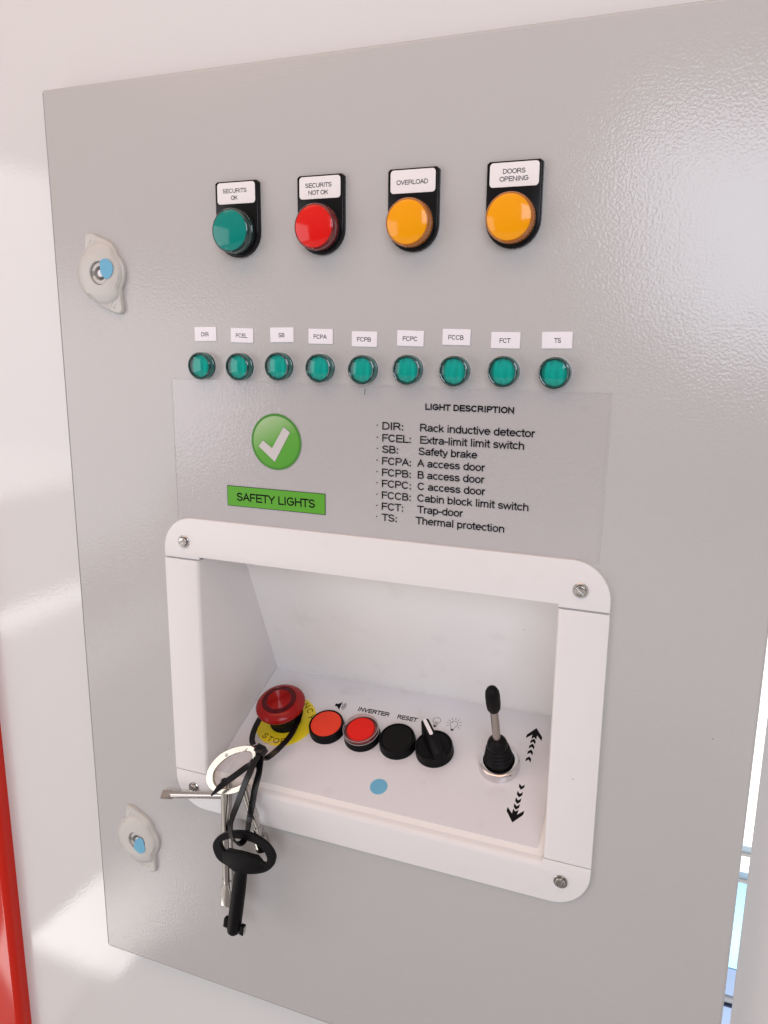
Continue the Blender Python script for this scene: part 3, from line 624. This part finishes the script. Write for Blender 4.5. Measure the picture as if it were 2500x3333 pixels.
# ------------------------------------------------------------------ emergency stop
yd = empty('warning_disc', 'yellow emergency stop disc under the red mushroom button', 'warning disc', FLOORM, -280.6, -52, 0.56)
finish('disc', prism(disc(24.0, 64), 0, 0.8, 0.2, 2), M['yellow'], yd)
def around(s_, a0, step, r, outward=True, cap=4.7):
    for i, ch in enumerate(s_):
        a = math.radians(a0 + step * i); me = raw_text(ch, 0.13); xs = [v.co.x for v in me.vertices]; w = (min(xs) + max(xs)) / 2; sc = cap / CAPH
        for v in me.vertices:
            x = (v.co.x - w) * sc; y = (v.co.y - CAPH / 2) * sc
            if outward: px, py = x * math.cos(a) + (r + y) * math.sin(a), -x * math.sin(a) + (r + y) * math.cos(a)        # a clockwise from the top
            else: px, py = x * math.cos(a) + (r - y) * math.sin(a), x * math.sin(a) - (r - y) * math.cos(a)           # a counter-clockwise from the bottom
            v.co = Vector((px * K, py * K, 0.88 * K))
        me.materials.append(M['ink']); me.name = 'letter'
        link(bpy.data.objects.new('letter', me), yd)
around('EMERGENCY', -84, 19, 19.9)
around('STOP', -28, 16, 19.9, False)
es_ = empty('emergency_stop_button', 'large red mushroom emergency stop button on the yellow disc', 'emergency stop', FLOORM, -280.8, -52, 1.36)
finish('collar', lathe([(12.6, 0), (12.6, 2.5), (12.2, 3.2), (11.9, 3.6), (11.9, 6), (12.2, 6.6), (12.0, 8.8), (11.2, 9.4), (9, 9.6)], 12 * 4), M['black'], es_)
finish('neck', lathe([(9.2, 9.4), (9.4, 13), (12, 15.2), (12, 16.5)], 48), M['black'], es_)
hd = [(11, 15.6), (14, 16.0), (17.6, 16.6), (18.9, 17.4), (19.3, 18.6), (19.0, 19.9), (17.8, 21.3), (15.6, 22.8), (14.0, 23.7), (13.4, 23.8)]
head = finish('mushroom_head', lathe(hd, 72, knurl=(3, 4)), M['estop'], es_, 50)
finish('dark_ring', lathe([(13.5, 23.75), (13.0, 23.3), (9.9, 23.6), (9.4, 24.3)], 56), M['estop_dark'], es_)
pr = [(9.5, 24.2), (9.2, 24.6)]; r = 8.9
while r > 0.5: pr += [(r, 24.75 + 0.25), (r - 0.3, 24.45 + 0.25)]; r -= 0.62
pr += [(0.3, 24.9), (0, 25.4)]
finish('ribbed_centre', lathe(pr, 56), mat('red_ribbed_plastic', (0.30, 0.004, 0.003), 0.28, spec=0.25), es_, 20)

# ------------------------------------------------------------------ push buttons, selector, joystick
def base_ring(e, h=7.2, R=14.0, Rt=13.4, ri=12.0):
    return finish('collar', lathe([(R, 0), (R, 1.2), (R - .15, 1.5), (Rt + .1, h - .9), (Rt - .1, h - .25), (Rt - .6, h), (ri + .3, h), (ri, h - .5), (ri, h - 1.6)], 60), M['black'], e)
e = empty('push_button', 'flat orange-red push button beside the loudspeaker symbol', 'push button', FLOORM, -244.6, -52, 0.56, group='push buttons on the tray floor')
base_ring(e); finish('cap', lathe([(11.9, 5.4), (11.9, 6.9), (11.6, 7.2), (0, 7.35)], 60), M['orange_cap'], e)
e = empty('push_button', 'red push button inside a clear raised ring under INVERTER', 'push button', FLOORM, -215.4, -52, 0.56, group='push buttons on the tray floor')
base_ring(e, 6.6); finish('cap', lathe([(12.4, 6.0), (12.4, 6.4), (10.6, 6.6), (10.4, 9.0), (10.1, 9.4), (0, 9.6)], 60), M['red_cap'], e)
finish('clear_ring', lathe([(13.2, 6.4), (13.3, 9.8), (13.0, 10.5), (12.2, 10.7), (11.6, 10.4), (11.5, 9.4), (11.4, 6.8)], 60), M['clear'], e)
finish('collar_reflection', lathe([(12.9, 6.5), (10.5, 6.75)], 60), M['red_side'], e)  # wine-red band: the cap's reflection in the black collar put in as colour
for r0, h0 in ((13.2, 10.35), (13.35, 6.7)):  # light lines along the clear ring's edges, put in as opaque pale colour
    finish('ring_light_line', lathe([(r0 - .16, h0 - .15), (r0 - .16, h0 + .15), (r0 + .16, h0 + .15), (r0 + .16, h0 - .15)], 60), M['ring_grey'], e)
e = empty('push_button', 'black push button under RESET', 'push button', FLOORM, -186.7, -52, 0.56, group='push buttons on the tray floor')
base_ring(e, 7.6); finish('cap', lathe([(11.8, 5.4), (11.8, 6.9), (11.4, 7.25), (6, 7.0), (0, 6.9)], 60), M['black_matt'], e)
e = empty('selector_switch', 'black rotary selector with white pointer beside the bulb symbols', 'selector switch', FLOORM, -158.2, -52, 0.56)
base_ring(e, 7.8, 14.0, 13.6); finish('dial', lathe([(12, 6.0), (12, 7.2), (11.7, 7.5), (0, 7.4)], 60), M['black'], e)
g = link(bpy.data.objects.new('handle', None), e); g.rotation_euler = (0, 0, math.radians(40))
bm = bmesh.new()                                                  # tapering raised grip, long axis local y
sec = [(-13.2, 3.6, 1.6, 8.4), (-12.0, 5.2, 3.0, 12.5), (-3, 5.4, 3.1, 18.0), (6, 4.8, 3.0, 19.6), (13.2, 4.2, 2.9, 20.6), (14.4, 3.4, 2.3, 20.0)]
rings = [[bm.verts.new(p) for p in ((-w0, y, 7.3), (-w1, y, h), (w1, y, h), (w0, y, 7.3))] for y, w0, w1, h in sec]
for A, B in zip(rings, rings[1:]):
    for j in range(4): bm.faces.new((A[j], A[(j + 1) % 4], B[(j + 1) % 4], B[j]))
bm.faces.new(rings[0]); bm.faces.new(rings[-1][::-1])
bmesh.ops.bevel(bm, geom=bm.edges[:], offset=0.35, segments=2, profile=0.5, affect='EDGES')
grip = finish('grip', bm, M['black'], g, 40)
pn = finish('pointer', prism(rrect(-1.35, -7.0, 1.35, 6.6, 1.2, 4), 0, 0.35, 0.12, 1), M['card'], g); pn.location = Vector((0, 7.3, 19.75)) * K; pn.rotation_euler = (math.radians(7.4), 0, 0)

e = empty('joystick', 'black-knobbed joystick lever in a chrome ring beside the arrows', 'joystick', FLOORM, -110.2, -52.3, 0.56)
finish('chrome_ring', lathe([(14.6, 0), (14.6, 0.6), (14.3, 5.6), (13.9, 6.5), (13.2, 6.9), (11.2, 6.9), (10.8, 6.4), (10.6, 2.0)], 64), M['chrome'], e)
finish('seat', lathe([(10.8, 2.2), (0, 2.2)], 48), M['black_matt'], e)
pr = [(9.6, 2), (9.8, 6.4), (9.0, 7.8)]
for i, (r, h) in enumerate([(10.2, 9.2), (9.7, 12.6), (9.0, 16.0), (8.4, 19.2)]):
    pr += [(r - 1.6, h - 1.5), (r - .3, h - .8), (r, h), (r - .3, h + .8), (r - 1.8, h + 1.5)]
pr += [(7.3, 21.8), (7.0, 24.5), (6.2, 27.0), (4.6, 29.0), (3.1, 30.0), (2.9, 30.0)]
finish('rubber_boot', lathe(pr, 48), M['black_matt'], e, 60)
finish('lever', lathe([(2.75, 28), (2.75, 62)], 28), M['steel'], e)
finish('knob', lathe([(2.6, 58.5), (3.6, 58.9), (4.5, 61), (4.9, 66), (4.9, 73), (4.5, 76.6), (3.4, 79.2), (1.8, 80.6), (0, 81)], 32), M['black_matt'], e)

# ------------------------------------------------------------------ keys and cable ties hanging from the stop button
def world_thing(name, label, cat, p, group=None):
    o = link(bpy.data.objects.new(name, None)); o.location = Vector(p) * K; return tag(o, label, cat, group)
def rel(P_, p): return [Vector(a) - Vector(p) for a in P_]
# loop around the collar; floor coordinates (x, u, h)
def fw_(x, u, h): return (x, 104 - 0.9115 * u - 0.41129 * h, -273 - 0.41129 * u + 0.9115 * h)
J = (-271.5, 4, -298)
tie1 = world_thing('cable_tie', 'black cable tie looped round the emergency stop collar', 'cable tie', J, 'black cable ties')
loop = [(-269.6, 0, -292.5)] + [fw_(*a) for a in [(-286.5, 88, 11), (-292.6, 82, 10.5), (-295.3, 73, 11), (-294.8, 63, 13), (-293.4, 53, 13.6), (-288, 43, 13.6), (-280.5, 39.6, 13.6), (-272, 42, 13.6), (-266.5, 49, 13.6), (-265.3, 58, 11.5), (-266.4, 70, 8.5), (-270.2, 83, 8.2), (-275.2, 92.5, 8)]] + [(-275, 3, -299.5), (-278.5, -4, -301)]
loop = rel(loop, J)
tail = [(-272.0, -7.8, -294.5), (-276.8, -8.8, -297.8), (-283.4, -12.5, -303.4), (-291.2, -18, -309.9), (-298.8, -21, -318.4)]
sec_t = [(-2.1, -.55), (2.1, -.55), (2.2, 0), (2.1, .55), (-2.1, .55), (-2.2, 0)]
nF = Vector((0, -0.411, 0.9115))
finish('strap', sweep(smooth_path(loop, 6), sec_t, ref=lambda t: (nF if 0.12 < t < 0.80 else (nF * 0.5 + Vector((0, -0.6, 0.1)))).normalized()), M['tie'], tie1, 50)
finish('tail', sweep(smooth_path(rel(tail, J), 6), sec_t, ref=(0.25, -0.8, 0.5), taper=lambda t: 1 if t < 0.8 else 1 - 0.75 * (t - 0.8) / 0.2), M['tie'], tie1, 50)
o = finish('tie_head', box(-3.7, -2.8, -3.3, 3.7, 2.8, 3.3, 0.5), M['tie'], tie1); o.location = Vector((-2.4, -4, -0.5)) * K; o.rotation_euler = (0.5, 0.3, -0.2)
J2 = (-269.3, -1, -287.2)
tie2 = world_thing('cable_tie', 'black cable tie joining the metal key ring to the black key', 'cable tie', J2, 'black cable ties')
Bp = [(-270.0, -2.5, -289.6), (-271.2, -8.5, -294.2), (-271.8, -12.5, -298.4), (-273.6, -16.5, -305.5), (-276.2, -20, -315.6), (-277.4, -26, -324.2), (-277.0, -31, -329.4), (-274.6, -34.5, -334.0), (-272.3, -35.5, -337.0), (-270.0, -34.5, -340.0), (-268.6, -31.5, -341.6), (-268.4, -27.5, -341.3), (-268.2, -24.5, -338.0), (-268.2, -22.5, -334.0), (-268.6, -20, -329.4), (-268.3, -16, -319.8), (-267.7, -13, -309.6), (-267.0, -9, -301.4), (-267.9, -5, -295.5), (-268.7, -2, -290.5)]
def tie_ref(t):
    ks = [(0, (-0.2, -0.95, 0.2)), (0.38, (-0.35, -0.9, 0.1)), (0.5, (-0.35, -0.5, -0.8)), (0.60, (0.3, 0.1, -1)), (0.68, (0.5, 0.8, -0.5)), (0.78, (0.15, 0.97, -0.1)), (1, (0.1, 0.98, -0.1))]
    for (a, u), (b_, v) in zip(ks, ks[1:]):
        if t <= b_: return Vector(u).lerp(Vector(v), (t - a) / (b_ - a)).normalized()
    return Vector(ks[-1][1])
finish('strap', sweep(smooth_path(rel(Bp, J2), 7), [(a * 1.12, b_) for a, b_ in sec_t], ref=tie_ref), M['tie'], tie2, 50)
bm = box(-3.5, -3.1, -3.3, 3.5, 3.1, 3.3, 0.5)
hh = finish('tie_head', bm, M['tie'], tie2); hh.rotation_euler = (0.55, 0.05, -0.25)
finish('slot', box(-1.8, -1.1, 3.3, 1.8, 1.1, 3.5), M['black_matt'], hh)
bm = bmesh.new()
pth = smooth_path(rel(Bp[14:18], J2), 12)
for i, p in enumerate(pth[2:-2]):
    if i % 2: continue
    box(p.x - 1.3, p.y - 1.0, p.z - .22, p.x + 1.3, p.y - .55, p.z + .22, 0, bm)
finish('ratchet_teeth', bm, M['tie'], tie2)

# metal cross key on its cast ring
KR = (-291, -8, -305)
RI_SHRINK = 1.03
ROD = ((-295.5, -9, -324.3), (-342.5, -9, -335.1))
TUBE = ((-295.2, -7.5, -313.3), (-293.5, -12, -391.0), (-293.7, -12.5, -411.0))
mk = world_thing('metal_key', 'zinc-plated cross key with cast oval ring, flat blade and socket tube', 'key', KR, 'keys hanging on the cable ties')
RO = [(-310.3, -9.5, -314.3), (-310.4, -7.0, -308.4), (-307.3, -4.8, -302.4), (-301.6, -2.5, -295.8), (-292.9, -1.0, -290.3), (-283.1, -0.2, -286.4), (-275.3, -0.6, -285.5), (-272.3, -2.2, -288.8), (-271.8, -5.6, -296.4), (-271.8, -7.8, -301.5), (-274.4, -10.1, -307.2), (-276.7, -12.0, -312.2), (-281.8, -13.3, -316.3), (-289.2, -13.8, -319.2), (-297.1, -13.6, -320.7), (-304.7, -12.3, -319.6), (-308.6, -10.9, -317.2)]
RI = [(-304.0, -9.0, -311.5), (-303.4, -7.0, -306.8), (-299.3, -5.0, -301.2), (-293.3, -3.4, -296.0), (-285.3, -2.4, -291.9), (-276.9, -2.2, -289.8), (-274.4, -4.5, -294.4), (-273.9, -7.0, -300.1), (-276.5, -9.2, -305.8), (-280.6, -10.9, -310.6), (-286.1, -11.8, -313.8), (-291.9, -12.0, -315.9), (-298.1, -11.8, -316.7), (-302.2, -10.6, -315.0)]
_c = sum((Vector(p) for p in RI), Vector()) / len(RI); RI = [tuple(_c + (Vector(p) - _c) * RI_SHRINK) for p in RI]
def resample(P_, n):
    P_ = smooth_path(P_, 10, True); L = [0]
    for a, b_ in zip(P_, P_[1:] + P_[:1]): L.append(L[-1] + (b_ - a).length)
    out = []; j = 0
    for i in range(n):
        s_ = L[-1] * i / n
        while L[j + 1] < s_: j += 1
        f = (s_ - L[j]) / (L[j + 1] - L[j]); out.append(P_[j].lerp(P_[(j + 1) % len(P_)], f))
    return out
def band(outer, inner, nrm, th, n=72, edge=0.5):
    A = resample(outer, n); B0 = resample(inner, n * 2)
    B = [min(B0, key=lambda q: (q - a).length) for a in A]
    bm = bmesh.new(); nv = Vector(nrm).normalized(); rings = []
    for a, b_ in zip(A, B):
        d = (b_ - a); w = d.length; d = d / max(w, 1e-6); e_ = min(edge, w * .3)
        sec = [a + nv * (th / 2 - e_), a + d * e_ + nv * th / 2, b_ - d * e_ + nv * th / 2, b_ + nv * (th / 2 - e_), b_ - nv * (th / 2 - e_), b_ - d * e_ - nv * th / 2, a + d * e_ - nv * th / 2, a - nv * (th / 2 - e_)]
        rings.append([bm.verts.new(p) for p in sec])
    for i in range(n):
        X, Y = rings[i], rings[(i + 1) % n]
        for j in range(8): 
            try: bm.faces.new((X[j], X[(j + 1) % 8], Y[(j + 1) % 8], Y[j]))
            except ValueError: pass
    bmesh.ops.remove_doubles(bm, verts=bm.verts, dist=0.01)
    return bm
ringn = (0.05, -1, 0.38)
kr = finish('cast_ring', band(rel(RO, KR), rel(RI, KR), ringn, 2.8, 72, 0.35), M['cast'], mk, 28)
bm = bmesh.new()                                                   # horizontal rod with flattened blade
A0, A1 = Vector((-296, -10, -318.5)) - Vector(KR), Vector((-339.5, -14, -330.0)) - Vector(KR)
A0 = Vector(ROD[0]) - Vector(KR); A1 = Vector(ROD[1]) - Vector(KR)
rod(A0, A1, 2.6, 18, bm)
dA = (A1 - A0).normalized(); nA = Vector((0.1, -0.55, 0.8)); nA = (nA - dA * nA.dot(dA)).normalized(); sA = dA.cross(nA)
rg = []
for t_, a, b_ in ((-.3, 2.5, 2.5), (4.6, 2.9, 1.7), (9.2, 3.1, 0.8)):
    c0 = A1 + dA * t_; rg.append([bm.verts.new(c0 + sA * x + nA * y) for x, y in ((-a, -b_), (a, -b_), (a, b_), (-a, b_))])
for X, Y in zip(rg, rg[1:]):
    for j in range(4): bm.faces.new((X[j], X[(j + 1) % 4], Y[(j + 1) % 4], Y[j]))
bm.faces.new(rg[0]); bm.faces.new(rg[-1])
finish('blade_rod', bm, M['zinc'], mk, 40)
T0, T1, T2 = (Vector(p) - Vector(KR) for p in TUBE)
bm = bmesh.new(); path = [T0, T0.lerp(T1, .5), T1]
sweep([T0, T1], circ(4.1, 28), bm=bm)
finish('socket_tube', bm, M['zinc'], mk)
finish('tube_mouth', sweep([T0 + Vector((0, 0, .06)), T0 + Vector((0.02, 0, .3))], circ(3.3, 20)), M['black_matt'], mk)
bm = bmesh.new(); rg = []
for t_, a, b_ in ((-1.5, 4.0, 4.0), (3, 3.8, 3.8), (6.5, 4.9, 4.0), (20, 4.9, 4.0), (20.6, 4.5, 3.6)):
    c0 = T1 + (T2 - T1).normalized() * t_; rg.append([bm.verts.new(c0 + Vector((x, y, 0))) for x, y in rrect(-a, -b_, a, b_, 1.4 if t_ > 4 else 3.2, 3)])
for X, Y in zip(rg, rg[1:]):
    for j in range(len(X)): bm.faces.new((X[j], X[(j + 1) % len(X)], Y[(j + 1) % len(X)], Y[j]))
bm.faces.new(rg[-1])
finish('square_socket', bm, M['zinc'], mk, 30)
S0, S1 = (Vector(p) - Vector(KR) for p in ((-279.5, -8, -314), (-267.3, -9, -351)))
bm = bmesh.new(); sweep([S0, S0.lerp(S1, .62)], circ(3.6, 20), bm=bm); sweep([S0.lerp(S1, .6), S1], circ(2.8, 20), bm=bm)
sweep([S0.lerp(S1, .80), S0.lerp(S1, .88)], circ(4.2, 20), bm=bm)
finish('slanting_arm', bm, M['zinc'], mk)
dS = (S1 - S0).normalized(); finish('arm_tip', sweep([S1 - dS * 1, S1 + dS * 6.5], circ(5.6, 20)), M['zinc'], mk)
finish('arm_socket', sweep([S1 + dS * 6.4, S1 + dS * 9.5], circ(5.2, 20)), M['black_matt'], mk)
for p in ((-306.9, -313.6), (-296.3, -295.0)):
    o = finish('rivet_mark', lathe([(1.1, 0), (1.1, .3), (.9, .45), (0, .5)], 16), M['zinc'], mk)
    yy = -9.0 + 0 if p[1] < -300 else -3.2
    o.location = (Vector((p[0], yy - 1.25, p[1])) - Vector(KR)) * K; o.rotation_euler = Vector(ringn).to_track_quat('Z', 'Y').to_euler()

# black plastic key
BK = (-269, -28, -352)
bk = world_thing('black_key', 'black plastic double-bit key with oval bow hanging lowest', 'key', BK, 'keys hanging on the cable ties')
KO = [(-293.7, -353.1), (-292.5, -347.9), (-288.5, -342.8), (-280.8, -337.9), (-271.7, -334.9), (-262.7, -334.3), (-254.0, -336.3), (-247.7, -340.1), (-244.0, -345.4), (-243.6, -349.2), (-245.3, -354.8), (-249.8, -359.7), (-255.5, -363.2), (-262.9, -365.9), (-268, -367.0), (-273, -367.6), (-277.8, -367.0), (-281.9, -364.8), (-287.7, -363.0), (-291.7, -359.4)]
KI = [(-286.9, -348.0), (-284.4, -345.3), (-279.3, -342.3), (-271.9, -340.5), (-262.9, -340.3), (-256.5, -341.7), (-251.8, -345.2), (-249.8, -349.4), (-250.4, -353.1), (-252.5, -354.7), (-255.2, -353.3), (-257.6, -350.3), (-263.2, -350.7), (-271.4, -351.0), (-278.8, -351.0), (-283.1, -353.8), (-285.6, -352.5)]
bowm = band(rel([(x, -28, z) for x, z in KO], BK), rel([(x, -28, z) for x, z in KI], BK), (0, -1, 0), 3.6, 80, 0.5)
finish('bow', bowm, M['black'], bk, 28)
web = [(-281.5, -352.2), (-258.0, -351.4), (-253.5, -355.8), (-251.5, -358), (-262, -364.5), (-268.5, -368), (-276.5, -367.2), (-285.5, -362.0), (-285.5, -355)]
o = finish('web', prism([(x + 269, z + 352) for x, z in web], -2.1, 2.1, 0.6, 2), M['black'], bk); o.rotation_euler = (math.radians(90), 0, 0)
stem = bmesh.new(); rg = []
for x, z, rx, ry in ((-271.4, -363, 4.2, 1.9), (-271.8, -367, 4.8, 2.4), (-272.5, -371.5, 5.0, 3.6), (-274.4, -384, 5.2, 4.6), (-277.6, -404, 5.3, 4.8), (-279.3, -415, 5.3, 4.8), (-279.8, -418.6, 4.6, 4.2), (-280.1, -420.6, 2.6, 2.6), (-280.2, -421.3, 0.4, 0.4)):
    rg.append([stem.verts.new((x + 269 + rx * cx, ry * cy, z + 352)) for cx, cy in circ(1, 20)])
for X, Y in zip(rg, rg[1:]):
    for j in range(20): stem.faces.new((X[j], X[(j + 1) % 20], Y[(j + 1) % 20], Y[j]))
stem.faces.new(rg[-1]); stem.faces.new(rg[0][::-1])
finish('stem', stem, M['black'], bk, 50)
for sg, z in ((-1, -412.2), (1, -414.6)):
    o = finish('bit', box(-1.6, -1.8, -3.8, 1.6, 1.8, 3.8, 0.3), M['black'], bk); o.location = (Vector((-278.8 + sg * 6.6, -28, z)) - Vector(BK)) * K; o.rotation_euler = (0, math.radians(9), 0)
    q = finish('steel_edge', box(1.55 * sg - .1, -1.5, -3.4, 1.55 * sg + .25, 1.5, 3.4, 0.05), M['zinc'], o)
lettering('2782', -6.5, 2.0, -359.5 + 352, 2.2, 0, M['black_gloss'], bk, name='moulded_mark').matrix_world = Matrix.Translation(Vector((-269, -30.2, -352)) * K) @ Matrix.Rotation(math.radians(90), 4, 'X')

# clear thread
TH = (-280, 5, -290)
o = finish('nylon_thread', sweep(smooth_path(rel([(-272.9, 30.0, -296.2), (-273.7, 15.0, -290.7), (-276.4, 2.0, -286.0), (-282.7, -5.0, -289.6), (-288.9, -9.0, -296.8), (-291.0, -12.0, -303.6), (-290.6, -12.5, -309)], TH), 6), circ(0.3, 8)), M['filament'])
o.location = Vector(TH) * K; tag(o, 'thin clear thread curling from the yellow disc into the metal key ring', 'thread')

# ------------------------------------------------------------------ render settings
S.render.engine = 'CYCLES'; S.cycles.max_bounces = 8; S.cycles.transparent_max_bounces = 12
S.render.resolution_x = 768; S.render.resolution_y = 1024
